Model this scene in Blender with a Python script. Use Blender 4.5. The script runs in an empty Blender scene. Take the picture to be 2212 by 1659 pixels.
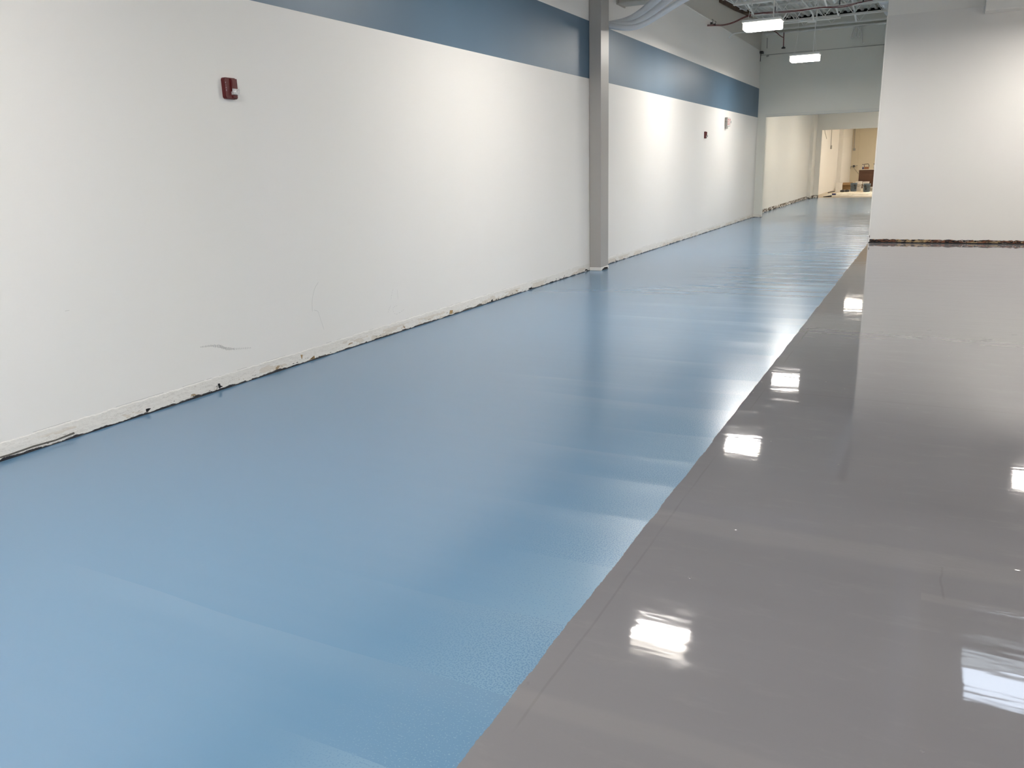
import bpy, bmesh, math, random
from mathutils import Vector, Matrix
random.seed(7)
S = bpy.context.scene
COL = S.collection

# ------------------------------------------------------------------ camera
def make_camera():
    yaw, pitch, roll = .475073913, -.258895372, -.0287209269
    cy, sy, cp, sp, cr, sr = math.cos(yaw), math.sin(yaw), math.cos(pitch), math.sin(pitch), math.cos(roll), math.sin(roll)
    f = Vector((-sy*cp, cy*cp, sp)); rt = Vector((cy, sy, 0)); up = rt.cross(f)
    r2 = cr*rt + sr*up; u2 = -sr*rt + cr*up
    cam = bpy.data.cameras.new('camera'); o = bpy.data.objects.new('camera', cam); COL.objects.link(o)
    m = Matrix((r2, u2, -f)).transposed().to_4x4(); m.translation = Vector((0, 0, 1.5))
    o.matrix_world = m
    cam.sensor_fit = 'HORIZONTAL'; cam.sensor_width = 36
    cam.lens = 1740.516/2212*36
    cam.clip_start = .05; cam.clip_end = 300
    S.camera = o
make_camera()

# ------------------------------------------------------------------ world, exposure
W = bpy.data.worlds.new('world'); S.world = W; W.use_nodes = True
bg = W.node_tree.nodes['Background']
bg.inputs[0].default_value = (.86, .92, 1, 1); bg.inputs[1].default_value = 9.5
S.view_settings.view_transform = 'Standard'; S.view_settings.look = 'None'
S.view_settings.gamma = 1; S.view_settings.use_curve_mapping = False
S.view_settings.exposure = 0.22
LAMP = 152.0          # radiance of the fixture lenses' underside

def portal(name, loc, rot, sx, sy):
    l = bpy.data.lights.new(name, 'AREA'); l.shape = 'RECTANGLE'; l.size = sx; l.size_y = sy
    l.cycles.is_portal = True
    o = bpy.data.objects.new(name, l); COL.objects.link(o); o.location = loc; o.rotation_euler = rot
portal('daylight_portal_storefront', (-.2, -6.25, 1.75), (math.radians(90), 0, 0), 8.2, 2.7)
portal('daylight_portal_skylight', (1.65, 10.55, 4.95), (0, 0, 0), 1.5, 1.5)

# ------------------------------------------------------------------ node materials
class NM:
    def __init__(s, name):
        s.m = bpy.data.materials.new(name); s.m.use_nodes = True
        s.t = s.m.node_tree; s.b = s.t.nodes['Principled BSDF']
    def n(s, typ, **kw):
        nd = s.t.nodes.new(typ)
        for k, v in kw.items(): setattr(nd, k, v)
        return nd
    def link(s, a, b):
        if isinstance(a, (int, float)): b.default_value = a
        elif isinstance(a, (tuple, list)): b.default_value = tuple(a) + ((1,) if len(a) == 3 and len(b.default_value) == 4 else ())
        else: s.t.links.new(a, b)
    def xyz(s):
        tc = s.n('ShaderNodeNewGeometry'); sp = s.n('ShaderNodeSeparateXYZ'); s.link(tc.outputs['Position'], sp.inputs[0])
        s.pos = tc.outputs['Position']
        return sp.outputs
    def math(s, op, a, b=0., c=0., clamp=False):
        nd = s.n('ShaderNodeMath', operation=op); nd.use_clamp = clamp
        s.link(a, nd.inputs[0]); s.link(b, nd.inputs[1]); s.link(c, nd.inputs[2]); return nd.outputs[0]
    def ss(s, v, lo, hi, t0=0., t1=1.):
        nd = s.n('ShaderNodeMapRange'); nd.interpolation_type = 'SMOOTHSTEP'
        s.link(v, nd.inputs[0]); nd.inputs[1].default_value = lo; nd.inputs[2].default_value = hi
        nd.inputs[3].default_value = t0; nd.inputs[4].default_value = t1; return nd.outputs[0]
    def noise(s, scale=(1, 1, 1), off=(0, 0, 0), detail=3, rough=.55, sc=1., out='Fac'):
        mp = s.n('ShaderNodeMapping'); s.link(s.pos, mp.inputs[0]); mp.inputs['Scale'].default_value = scale; mp.inputs['Location'].default_value = off
        nd = s.n('ShaderNodeTexNoise'); s.link(mp.outputs[0], nd.inputs['Vector'])
        nd.inputs['Scale'].default_value = sc; nd.inputs['Detail'].default_value = detail; nd.inputs['Roughness'].default_value = rough
        return nd.outputs[out]
    def voro(s, scale, off=(0, 0, 0), out='Distance', feature='F1'):
        mp = s.n('ShaderNodeMapping'); s.link(s.pos, mp.inputs[0]); mp.inputs['Scale'].default_value = scale; mp.inputs['Location'].default_value = off
        nd = s.n('ShaderNodeTexVoronoi', feature=feature); s.link(mp.outputs[0], nd.inputs['Vector']); nd.inputs['Scale'].default_value = 1
        return nd.outputs[out]
    def mix(s, f, a, b):
        nd = s.n('ShaderNodeMix', data_type='RGBA'); s.link(f, nd.inputs[0]); s.link(a, nd.inputs[6]); s.link(b, nd.inputs[7]); return nd.outputs[2]
    def fmix(s, f, a, b):
        nd = s.n('ShaderNodeMix', data_type='FLOAT'); s.link(f, nd.inputs[0]); s.link(a, nd.inputs[2]); s.link(b, nd.inputs[3]); return nd.outputs[0]
    def bump(s, h, dist=.01, strength=1.):
        nd = s.n('ShaderNodeBump'); s.link(h, nd.inputs['Height']); nd.inputs['Distance'].default_value = dist; nd.inputs['Strength'].default_value = strength
        s.link(nd.outputs[0], s.b.inputs['Normal'])
    def out(s, color=None, rough=None, metal=None):
        if color is not None: s.link(color, s.b.inputs['Base Color'])
        if rough is not None: s.link(rough, s.b.inputs['Roughness'])
        if metal is not None: s.link(metal, s.b.inputs['Metallic'])
        return s.m

def simple(name, col, rough=.5, metal=0., mottling=.06, sc=14.):
    k = NM(name); k.xyz()
    f = k.noise(sc=sc, detail=2)
    dark = tuple(c*(1-mottling) for c in col); lite = tuple(min(1, c*(1+mottling)) for c in col)
    return k.out(k.mix(f, dark, lite), rough, metal)

WHITE = (.86, .835, .80)
BROWN = (.055, .026, .014); TAN = (.36, .25, .13); BLACK = (.006, .006, .007)
STRIPE = (.085, .152, .225)

def wall_material(name, base, stripe=False, kind='light', xdir=False, zseam=None):
    """painted drywall; scarred band where the old base trim was pulled off"""
    k = NM(name); p = k.xyz(); X, Y, Z = p[0], p[1], p[2]
    T = X if xdir else Y                          # coordinate along the wall
    col = k.mix(k.noise(sc=.8, detail=2), tuple(c*.985 for c in base), tuple(min(1, c*1.015) for c in base))
    rough = .55
    if stripe:
        st = k.math('MULTIPLY', k.math('GREATER_THAN', Z, 2.743), k.math('LESS_THAN', Z, 3.508))
        up = k.math('GREATER_THAN', Z, 4.47)
        col = k.mix(up, col, (.62, .585, .53))
        # roller laps in the blue band
        lap = k.noise(scale=(1, 1.6, .05), sc=1, detail=1)
        sc_ = k.mix(lap, tuple(c*.92 for c in STRIPE), tuple(c*1.06 for c in STRIPE))
        col = k.mix(st, col, sc_); rough = k.fmix(st, .55, .44)
    if zseam is not None:
        ln = k.math('LESS_THAN', k.math('ABSOLUTE', k.math('SUBTRACT', Z, zseam)), .008)
        col = k.mix(ln, col, (.42, .42, .38))
    sc3 = (1, 1, 1)
    h = .113 if kind != 'dark' else .085
    n1 = k.noise(scale=(14, 14, 18), detail=4)
    zz = k.math('ADD', Z, k.math('MULTIPLY', k.math('SUBTRACT', n1, .5), .03))
    n_big = k.noise(scale=(1.7, 1.7, 6), detail=4, rough=.6)
    n_mid = k.noise(scale=(6.5, 6.5, 16), off=(3, 5, 1), detail=4, rough=.65)
    n_fin = k.noise(scale=(20, 20, 60), off=(8, 2, 4), detail=3)
    if kind == 'light':
        band = k.ss(zz, .100, .108, 1, 0)
        col = k.mix(k.math('MULTIPLY', band, .6), col, (.79, .755, .70))
        # torn paper areas
        torn = k.math('MULTIPLY', k.math('GREATER_THAN', n_big, .53), k.ss(zz, .062, .082, 1, 0))
        col = k.mix(k.math('MULTIPLY', torn, .6), col, (.66, .58, .48))
        brown = k.math('MULTIPLY', k.math('GREATER_THAN', n_mid, .655), k.ss(zz, .045, .055, 1, 0))
        col = k.mix(brown, col, (.38, .27, .16))
        dk = k.math('MULTIPLY', k.math('GREATER_THAN', n_fin, .66), k.ss(zz, .03, .05, 1, 0))
        col = k.mix(dk, col, (.10, .085, .07))
        gap = k.ss(k.math('ADD', Z, k.math('MULTIPLY', k.math('SUBTRACT', n_mid, .5), -.05)), .009, .0125, 1, 0)
        col = k.mix(gap, col, (.012, .013, .018))
        crk = k.math('LESS_THAN', k.math('ABSOLUTE', k.math('SUBTRACT', k.noise(scale=(3, 3, 26), off=(7, 7, 7), detail=5, rough=.7), .5)), .006)
        col = k.mix(k.math('MULTIPLY', k.math('MULTIPLY', crk, k.ss(zz, .085, .1, 1, 0)), .4), col, (.30, .25, .20))
        # broken score line at the top of the old trim
        seg = k.math('GREATER_THAN', k.noise(scale=(5, 5, .01), off=(1, 7, 0), detail=1), .54)
        line = k.math('MULTIPLY', seg, k.math('LESS_THAN', k.math('ABSOLUTE', k.math('SUBTRACT', Z, .1105)), .0013))
        col = k.mix(k.math('MULTIPLY', line, .55), col, (.30, .29, .28))
        k.bump(k.math('MULTIPLY', band, k.noise(scale=(9, 9, 22), detail=4)), .008, .8)
    else:
        e = k.math('ADD', Z, k.math('MULTIPLY', k.math('SUBTRACT', n_mid, .5), .06))
        hh = .062 if kind == 'dark' else .11
        band = k.ss(e, hh, hh+.006, 1, 0)
        rawcol = k.mix(k.math('GREATER_THAN', n_fin, .50), BROWN, (.20, .075, .04) if kind == 'dark' else TAN)
        rawcol = k.mix(k.math('GREATER_THAN', n_big, .55), rawcol, TAN if kind == 'dark' else (.60, .52, .42))
        rawcol = k.mix(k.math('GREATER_THAN', k.noise(scale=(9, 9, 50), off=(4, 4, 4), detail=2), .62), rawcol, (.55, .46, .40))
        n_dk = k.noise(scale=(17, 17, 55), off=(1, 9, 2), detail=4)
        rawcol = k.mix(k.math('GREATER_THAN', n_dk, .535), rawcol, BLACK)
        rawcol = k.mix(k.ss(Z, .012, .02, 1, 0), rawcol, BLACK)
        if kind == 'patchy':
            band = k.math('MULTIPLY', band, k.math('GREATER_THAN', n_mid, .47))
        col = k.mix(band, col, rawcol)
        rough = k.fmix(band, .55, .9)
        k.bump(k.math('MULTIPLY', band, n_dk), .02, 1)
    return k.out(col, rough)

def floor_material():
    k = NM('epoxy_floor_paint'); p = k.xyz(); X, Y = p[0], p[1]
    # wavy brushed edge between the two coatings
    wob = k.math('MULTIPLY', k.math('SUBTRACT', k.noise(scale=(1, 1.1, 1), detail=5, rough=.7), .5), .05)
    wob2 = k.math('MULTIPLY', k.math('SUBTRACT', k.noise(scale=(60, 60, 1), detail=2), .5), .009)
    xe = k.math('ADD', X, k.math('ADD', wob, wob2))
    blue = k.math('MAXIMUM', k.math('LESS_THAN', xe, -.968), k.math('GREATER_THAN', Y, 16.76))
    # ---- blue satin coat with roller laps running across
    rag = k.math('MULTIPLY', k.noise(scale=(.55, .12, 1), detail=2, rough=.4), .45)
    bandv = k.math('ADD', k.math('MULTIPLY', k.math('ADD', Y, k.math('MULTIPLY', k.noise(scale=(.02, 1.1, 1), off=(3, 0, 0), detail=1), .5)), 2.3), rag)
    cell = k.math('FLOOR', bandv); fr = k.math('FRACT', bandv)
    wn = k.n('ShaderNodeTexWhiteNoise', noise_dimensions='1D'); k.link(cell, wn.inputs['W'])
    reach = k.math('ADD', -3.3, k.math('MULTIPLY', wn.outputs[0], 2.0))
    lapfade = k.ss(k.math('SUBTRACT', X, reach), 0, .9)
    sw = k.noise(scale=(.7, 3.2, 1), off=(5, 5, 0), detail=2, rough=.5)
    ridge = k.math('MULTIPLY', k.math('MULTIPLY', k.ss(fr, .35, 1.0), lapfade), k.ss(sw, .34, .62, .1, 1))
    fine = k.noise(scale=(.9, 13, 1), detail=2, rough=.5)
    grain = k.noise(scale=(160, 160, 1), detail=1)
    edgew = k.math('MULTIPLY', k.ss(X, -1.55, -1.0), k.math('GREATER_THAN', k.math('ADD', grain, k.math('MULTIPLY', wn.outputs[0], .3)), .64))
    lo = (.120, .234, .368); hi = (.160, .268, .390)
    bc = k.mix(k.math('MULTIPLY', ridge, .45), lo, hi)
    bc = k.mix(k.math('MULTIPLY', k.math('MULTIPLY', fine, .22), k.ss(X, -3.6, -1.4)), bc, hi)
    bc = k.mix(k.math('MULTIPLY', edgew, .35), bc, (.27, .40, .52))
    br = k.math('ADD', .205, k.math('MULTIPLY', k.math('MULTIPLY', k.math('SUBTRACT', fine, .5), k.math('MULTIPLY', k.ss(X, -3.8, -1.2), k.ss(Y, 3, 13, .3, 1))), .20))
    br = k.math('ADD', br, k.math('MULTIPLY', ridge, .07))
    br = k.math('MINIMUM', k.math('MAXIMUM', br, .13), .268)
    # ---- grey gloss coat
    gn = k.noise(scale=(.6, 2.2, 1), off=(4, 0, 0), detail=4)
    g = k.mix(gn, (.178, .173, .184), (.210, .204, .216))
    cloud = k.noise(scale=(3, 9, 1), off=(2, 2, 0), detail=5, rough=.7)
    g = k.mix(k.math('MULTIPLY', k.ss(cloud, .52, .75), .14), g, (.31, .30, .30))
    def line(v, c, w, wamp, nsc, seg=None):
        wn_ = k.math('MULTIPLY', k.math('SUBTRACT', k.noise(scale=nsc, off=(c, c, 0), detail=2), .5), wamp)
        d = k.math('ABSOLUTE', k.math('ADD', k.math('SUBTRACT', v, c), wn_))
        return k.ss(d, w*.4, w, 1, 0)
    j1 = line(X, -.895, .006, .03, (1, 1.3, 1)); j2 = line(Y, 5.50, .006, .02, (1, 1, 1))
    j3 = k.math('MULTIPLY', line(X, .17, .006, .04, (1, 5, 1)), k.math('MULTIPLY', k.math('GREATER_THAN', Y, 2.94), k.math('LESS_THAN', Y, 3.2)))
    j1 = k.math('MULTIPLY', j1, k.ss(k.noise(scale=(1, 1.1, 1), off=(9, 1, 0), detail=1), .42, .56))
    jj = k.math('MAXIMUM', j1, k.math('MAXIMUM', j2, j3))
    g = k.mix(k.math('MULTIPLY', jj, .20), g, (.11, .105, .10))
    ripmask = k.math('MAXIMUM', k.math('MULTIPLY', line(Y, 3.22, .11, .12, (1.2, 1, 1)), 1.), k.math('MULTIPLY', line(Y, 1.83, .06, .05, (2, 1, 1)), .8))
    ripmask = k.math('MAXIMUM', ripmask, k.math('MULTIPLY', line(Y, 2.93, .04, .05, (2, 1, 1)), k.math('GREATER_THAN', X, .1)))
    g = k.mix(k.math('MULTIPLY', ripmask, .14), g, (.33, .31, .30))
    gr = k.math('ADD', .035, k.math('MULTIPLY', k.ss(cloud, .5, .75), .05))
    # ---- height: long flow waves, trowel ripples, tiny bubbles
    wav = k.noise(scale=(1.4, 5.5, 1), off=(6, 1, 0), detail=3, rough=.5)
    rip = k.math('MULTIPLY', k.noise(scale=(16, 70, 1), detail=3), ripmask)
    v = k.voro((7.5, 7.5, 1)); vc = k.voro((7.5, 7.5, 1), out='Color')
    sp = k.n('ShaderNodeSeparateColor'); k.link(vc, sp.inputs[0])
    bub = k.math('MULTIPLY', k.ss(v, .0, .055, 1, 0), k.math('GREATER_THAN', sp.outputs[0], .66))
    hgt = k.math('ADD', k.math('ADD', k.math('MULTIPLY', wav, .0009), k.math('MULTIPLY', k.noise(scale=(5, 17, 1), off=(1, 1, 0), detail=2), .00010)), k.math('ADD', k.math('MULTIPLY', rip, .0007), k.math('MULTIPLY', bub, .0035)))
    hb = k.math('ADD', k.math('MULTIPLY', k.math('MULTIPLY', fine, k.ss(Y, 3, 13, .25, 1)), .00022), k.math('MULTIPLY', grain, .00002))
    hh = k.fmix(blue, hgt, hb)
    k.bump(hh, 1.0, 1.0)
    k.b.inputs['IOR'].default_value = 1.58; k.link(k.fmix(blue, 1.58, 1.85), k.b.inputs['IOR'])
    return k.out(k.mix(blue, g, bc), k.fmix(blue, gr, br))

M = {}
M['floor'] = floor_material()
M['wall_left'] = wall_material('left_wall_paint', WHITE, stripe=True)
M['wall_right'] = wall_material('right_wall_paint', (.70, .68, .65), kind='dark', xdir=True)
M['wall_far'] = wall_material('far_wall_paint', (.75, .74, .67), kind='light', xdir=True, zseam=4.37)
M['wall_warm'] = wall_material('warm_room_paint', (.80, .765, .70), kind='patchy')
M['wall_plain'] = simple('plain_wall_paint', (.78, .76, .72), .6, mottling=.015, sc=2)
M['wall_beige'] = simple('beige_back_wall_paint', (.70, .63, .49), .6, mottling=.03, sc=2)
M['deck'] = simple('painted_roof_deck', (.68, .68, .64), .5, mottling=.05, sc=3)
M['steel_white'] = simple('white_painted_steel', (.86, .85, .81), .45, mottling=.05)
M['pipe_white'] = simple('white_pipe_paint', (.84, .86, .89), .42, mottling=.03)
M['duct_beige'] = simple('beige_duct_paint', (.50, .47, .41), .55, mottling=.04)
M['column'] = simple('grey_column_paint', (.40, .38, .355), .38, mottling=.04, sc=2)
M['black'] = simple('black_void', (.006, .006, .006), .9)
M['dark'] = simple('dark_metal', (.03, .03, .03), .5)
M['red'] = simple('deep_red_plastic', (.105, .005, .006), .45, mottling=.04)
M['red_wire'] = simple('red_cable_jacket', (.17, .032, .028), .5)
M['rust'] = simple('rust_brown_insulation', (.10, .06, .035), .9, mottling=.7, sc=8)
M['text_white'] = simple('white_lettering', (.40, .25, .30), .5)
M['sign_white'] = simple('sign_white_plastic', (.62, .60, .58), .45)
M['sign_red'] = simple('sign_red_letters', (.50, .05, .055), .5)
M['grey_plastic'] = simple('grey_plastic', (.38, .37, .34), .5)
M['chip_dark'] = simple('open_gap', (.008, .008, .009), .95)
M['chip_grey'] = simple('exposed_grey_adhesive', (.13, .12, .105), .9, mottling=.3, sc=40)
M['chip_tan'] = simple('torn_brown_paper', (.40, .26, .12), .9, mottling=.15, sc=40)
M['scuff'] = simple('pencil_grey_scuff', (.50, .49, .475), .7)
M['scuff_dark'] = simple('dark_tyre_scuff', (.22, .21, .20), .7)
M['bucket_white'] = simple('white_pail_plastic', (.78, .75, .70), .4)
M['bucket_grey'] = simple('slate_grey_pail_plastic', (.14, .19, .24), .4)
M['cardboard'] = simple('brown_cardboard', (.26, .16, .07), .8)
M['cabinet'] = simple('dark_cherry_wood', (.080, .034, .017), .45, mottling=.3, sc=4)
M['counter'] = simple('pale_counter_top', (.66, .60, .50), .4)
M['blue_plastic'] = simple('navy_blue_plastic', (.012, .02, .12), .4)
M['orange'] = simple('rusty_orange_plastic', (.27, .11, .05), .5)
M['concrete'] = simple('bare_pale_concrete', (.52, .44, .33), .7, mottling=.15, sc=3)
M['pink'] = simple('dusty_pink_brown_plastic', (.20, .10, .08), .6)
M['copper'] = simple('weathered_pipe_metal', (.16, .10, .06), .5, .3)

def mat_plastic_sheet():
    k = NM('crumpled_clear_white_sheet'); k.xyz()
    k.bump(k.noise(scale=(5, 5, 5), detail=5), .06, 1)
    return k.out((.80, .74, .62), .25)
M['sheet'] = mat_plastic_sheet()
def mat_strobe():
    k = NM('faceted_clear_strobe_lens'); k.xyz()
    k.bump(k.voro((70, 70, 70), out='Distance'), .01, 1)
    return k.out((.92, .90, .88), .12, .45)
M['strobe'] = mat_strobe()
def emit(name, col, s):
    m = bpy.data.materials.new(name); m.use_nodes = True; b = m.node_tree.nodes['Principled BSDF']
    b.inputs['Base Color'].default_value = (.8, .8, .8, 1)
    b.inputs['Emission Color'].default_value = col + (1,); b.inputs['Emission Strength'].default_value = s; return m
M['lens_main'] = emit('lit_lens_underside', (1, .95, .89), LAMP)
M['lens_side'] = emit('lit_lens_sides', (1, .92, .80), 5.0)
M['lens_warm'] = emit('lit_warm_lens_underside', (1, .90, .77), LAMP*.72)
def mat_glass(name, tint):
    m = bpy.data.materials.new(name); m.use_nodes = True; t = m.node_tree; t.nodes.clear()
    o = t.nodes.new('ShaderNodeOutputMaterial'); mx = t.nodes.new('ShaderNodeMixShader'); tr = t.nodes.new('ShaderNodeBsdfTransparent'); gl = t.nodes.new('ShaderNodeBsdfGlossy')
    gl.inputs['Roughness'].default_value = .02; mx.inputs[0].default_value = .07
    tr.inputs[0].default_value = tint + (1,)
    t.links.new(tr.outputs[0], mx.inputs[1]); t.links.new(gl.outputs[0], mx.inputs[2]); t.links.new(mx.outputs[0], o.inputs[0]); return m
M['glass'] = mat_glass('tinted_storefront_glass', (.15, .155, .16)); M['glass_clear'] = mat_glass('skylight_glass', (.85, .88, .92))

# ------------------------------------------------------------------ mesh building
class MB:
    def __init__(s): s.bm = bmesh.new(); s.mats = []
    def box(s, x0, x1, y0, y1, z0, z1, bevel=0., mi=0):
        vs = [s.bm.verts.new((x, y, z)) for z in (z0, z1) for x, y in ((x0, y0), (x1, y0), (x1, y1), (x0, y1))]
        fs = [s.bm.faces.new([vs[i] for i in q]) for q in ((3, 2, 1, 0), (4, 5, 6, 7), (0, 1, 5, 4), (1, 2, 6, 5), (2, 3, 7, 6), (3, 0, 4, 7))]
        for f in fs: f.material_index = mi
        if bevel:
            r = bmesh.ops.bevel(s.bm, geom=list({e for f in fs for e in f.edges}), offset=bevel, segments=2, affect='EDGES', profile=.5)
        return fs
    def quad(s, pts, mi=0):
        f = s.bm.faces.new([s.bm.verts.new(p) for p in pts]); f.material_index = mi; return f
    def prism(s, pts, d, mi=0):
        """closed outline pts (3-D) extruded by vector d"""
        d = Vector(d); a = [s.bm.verts.new(p) for p in pts]; b = [s.bm.verts.new(Vector(p)+d) for p in pts]; n = len(pts)
        fs = [s.bm.faces.new(a), s.bm.faces.new(b[::-1])]
        for i in range(n): fs.append(s.bm.faces.new((a[i], b[i], b[(i+1) % n], a[(i+1) % n])))
        for f in fs: f.material_index = mi
        bmesh.ops.recalc_face_normals(s.bm, faces=fs); return fs
    def tube(s, pts, r, n=10, smooth=0, caps=True):
        pts = [Vector(p) for p in pts]
        for _ in range(smooth):       # Chaikin rounding
            q = [pts[0]]
            for a, b in zip(pts, pts[1:]): q += [a*.75+b*.25, a*.25+b*.75]
            pts = q + [pts[-1]]
        rings = []; ref = None
        for i, p in enumerate(pts):
            t = (pts[min(i+1, len(pts)-1)] - pts[max(i-1, 0)]).normalized()
            if ref is None: ref = Vector((0, 0, 1)) if abs(t.z) < .9 else Vector((1, 0, 0))
            u = t.cross(ref).normalized(); v = u.cross(t).normalized(); ref = v
            rr = r(i/(len(pts)-1)) if callable(r) else r
            rings.append([s.bm.verts.new(p + (u*math.cos(2*math.pi*k/n) + v*math.sin(2*math.pi*k/n))*rr) for k in range(n)])
        for a, b in zip(rings, rings[1:]):
            for k in range(n):
                f = s.bm.faces.new((a[k], b[k], b[(k+1) % n], a[(k+1) % n])); f.smooth = n > 5
        if caps: s.bm.faces.new(rings[0]); s.bm.faces.new(rings[-1][::-1])
    def lathe(s, prof, c=(0, 0, 0), n=20, axis='z'):
        rings = []
        for r, z in prof:
            ring = []
            for k in range(n):
                a = 2*math.pi*k/n; x, y = r*math.cos(a), r*math.sin(a)
                p = (x, y, z) if axis == 'z' else ((z, x, y) if axis == 'x' else (x, z, y))
                ring.append(s.bm.verts.new(Vector(p)+Vector(c)))
            rings.append(ring)
        fs = []
        for a, b in zip(rings, rings[1:]):
            for k in range(n):
                f = s.bm.faces.new((a[k], a[(k+1) % n], b[(k+1) % n], b[k])); f.smooth = True; fs.append(f)
        fs.append(s.bm.faces.new(rings[0][::-1])); fs.append(s.bm.faces.new(rings[-1]))
        bmesh.ops.recalc_face_normals(s.bm, faces=fs)
    def build(s, name, mats, parent=None, **props):
        me = bpy.data.meshes.new(name); s.bm.normal_update(); s.bm.to_mesh(me); s.bm.free()
        for m in (mats if isinstance(mats, (list, tuple)) else [mats]): me.materials.append(M[m])
        o = bpy.data.objects.new(name, me); COL.objects.link(o)
        if parent:
            o.parent = parent; o.matrix_parent_inverse = Matrix.Translation(-parent.location)
        for k, v in props.items(): o[k] = v
        return o

def thing(name, loc, label, cat, group=None):
    o = bpy.data.objects.new(name, None); COL.objects.link(o); o.location = loc; o.empty_display_size = .1
    o['label'] = label; o['category'] = cat
    if group: o['group'] = group
    bpy.context.view_layer.update()
    return o
def copy_thing(src, delta, label, group=None):
    c = src.copy(); COL.objects.link(c); c.location = src.location + Vector(delta); c['label'] = label
    if group: c['group'] = group
    def rec(s, d):
        for ch in [q for q in SN if q.parent == s]:
            k = ch.copy(); COL.objects.link(k); k.parent = d; rec(ch, k)
    SN = list(COL.objects); rec(src, c)
    return c
def tag(o, label, cat, group=None):
    o['label'] = label; o['category'] = cat
    if group: o['group'] = group
    return o

XL = -4.52                                   # face of the long left wall
def deck_z(y): return 5.25 - .040*(24.3 - y) if y > 8 else 4.598   # roof falls towards the camera
# ------------------------------------------------------------------ setting
b = MB(); b.box(-4.72, 5.2, -6.3, 37.62, -.15, 0); b.build('floor', 'floor', kind='structure')
b = MB(); b.box(-4.9, 1.4, 37.62, 54.6, -.15, -.002); b.build('floor_back_room', 'concrete', kind='structure')

# left wall
b = MB(); b.box(XL-.2, XL, -6.3, 24.3, 0, 5.5); wl = b.build('wall_left', 'wall_left', kind='structure')
def wall_poly(name, pts, mat, x=XL, t=.0015):
    m = MB(); m.prism([(x-.001, y, max(z, .001)) for y, z in pts], (t+.001, 0, 0)); return m.build(name, mat, wl)
for pts in ([(3.463, .0374), (3.485, .0365), (3.5027, .0314), (3.4793, .0175), (3.463, .017)],
            [(4.0904, .0554), (4.1097, .0529), (4.1139, .0351), (4.1364, .025), (4.097, .0172)],
            [(5.10, .016), (5.135, .030), (5.14, .014)],
            [(9.3234, .0258), (9.4333, .0259), (9.4453, .004), (9.41, .012), (9.3748, .0034)],
            [(10.0287, .012), (10.0829, .020), (10.1115, .002), (10.0525, .002)],
            [(11.27, .018), (11.30, .034), (11.3733, .033), (11.39, .003), (11.35, .014)],
            [(8.3051, .0234), (8.3499, .034), (8.3517, .0075), (8.3148, .0062)]):
    wall_poly('wall_hole', pts, 'chip_dark')
for pts in ([(2.38, .034), (2.54, .0287), (2.54, .0185), (2.38, .026)], [(2.54, .0287), (2.6875, .033), (2.6768, .0225), (2.54, .0185)], [(2.6875, .033), (2.8218, .027), (2.821, .018), (2.6768, .0225)], [(2.8218, .027), (2.9434, .0365), (2.9461, .0242), (2.821, .018)],
            [(7.6508, .0167), (7.75, .0215), (7.8489, .0178), (7.8244, .0061), (7.6664, .0092)],
            [(7.9612, .0202), (8.02, .0265), (8.0795, .0237), (8.0711, .0062), (7.9842, .0063)],
            [(8.4153, .0153), (8.4533, .0237), (8.4518, .003)], [(8.4704, .002), (8.4949, .0245), (8.5157, .002)]):
    wall_poly('adhesive_patch', pts, 'chip_grey')
for pts in ([(4.9892, .0784), (5.0118, .0735), (5.005, .05), (4.998, .0392)], [(5.0854, .0137), (5.1535, .0368), (5.1587, .0104)],
            [(7.3713, .0592), (7.4323, .0524), (7.4224, .0152), (7.3585, .0197)]):
    wall_poly('torn_paper_patch', pts, 'chip_tan')
def scuff(pts, w, mat='scuff', dashed=False):
    m = MB()
    P = [Vector((0, y, z)) for y, z in pts]
    for _ in range(2):
        q = [P[0]]
        for a, c in zip(P, P[1:]): q += [a*.75+c*.25, a*.25+c*.75]
        P = q+[P[-1]]
    for i, (a, c) in enumerate(zip(P, P[1:])):
        if dashed and i % 2: continue
        t = (c-a).normalized(); nrm = Vector((0, -t.z, t.y))*w/2
        m.quad([(XL+.0008, v.y, v.z) for v in (a-nrm, c-nrm, c+nrm, a+nrm)])
    m.build('scuff_mark', mat, wl)
scuff([(5.287, .6381), (5.2347, .5974), (5.2057, .5398), (5.1834, .4813), (5.1818, .4082)], .0022)
scuff([(5.2015, .4163), (5.2508, .4026), (5.2657, .3543), (5.3058, .2316)], .0018)
scuff([(6.3547, .4355), (6.3216, .3886), (6.305, .3395)], .003, dashed=True)
scuff([(6.2984, .2823), (6.2677, .2549), (6.2417, .2203)], .003, dashed=True)
scuff([(6.403, .2657), (6.3407, .2626), (6.3206, .2333), (6.3592, .1778), (6.4579, .1942), (6.5177, .211)], .0025, dashed=True)
scuff([(6.4196, .4135), (6.4206, .322)], .0016)
scuff([(3.0174, .7679), (3.0472, .7686)], .0015)
m = MB()                                   # rubbed tyre mark made of short upright ticks
P = [(3.98, .352), (4.0725, .3423), (4.1522, .3217), (4.2111, .292), (4.2876, .2738), (4.4484, .2495)]
for i in range(46):
    t = i/45*(len(P)-1.001); j = int(t); f = t-j
    y = P[j][0]*(1-f)+P[j+1][0]*f; z = P[j][1]*(1-f)+P[j+1][1]*f
    h = (.004 + .007*math.sin(math.pi*i/45))*(.7+.6*random.random())
    m.quad([(XL+.0008, y-.0013, z-h), (XL+.0008, y+.0013, z-h), (XL+.0008, y+.0013, z+h), (XL+.0008, y-.0013, z+h)])
m.build('scuff_mark', 'scuff_dark', wl)

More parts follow.
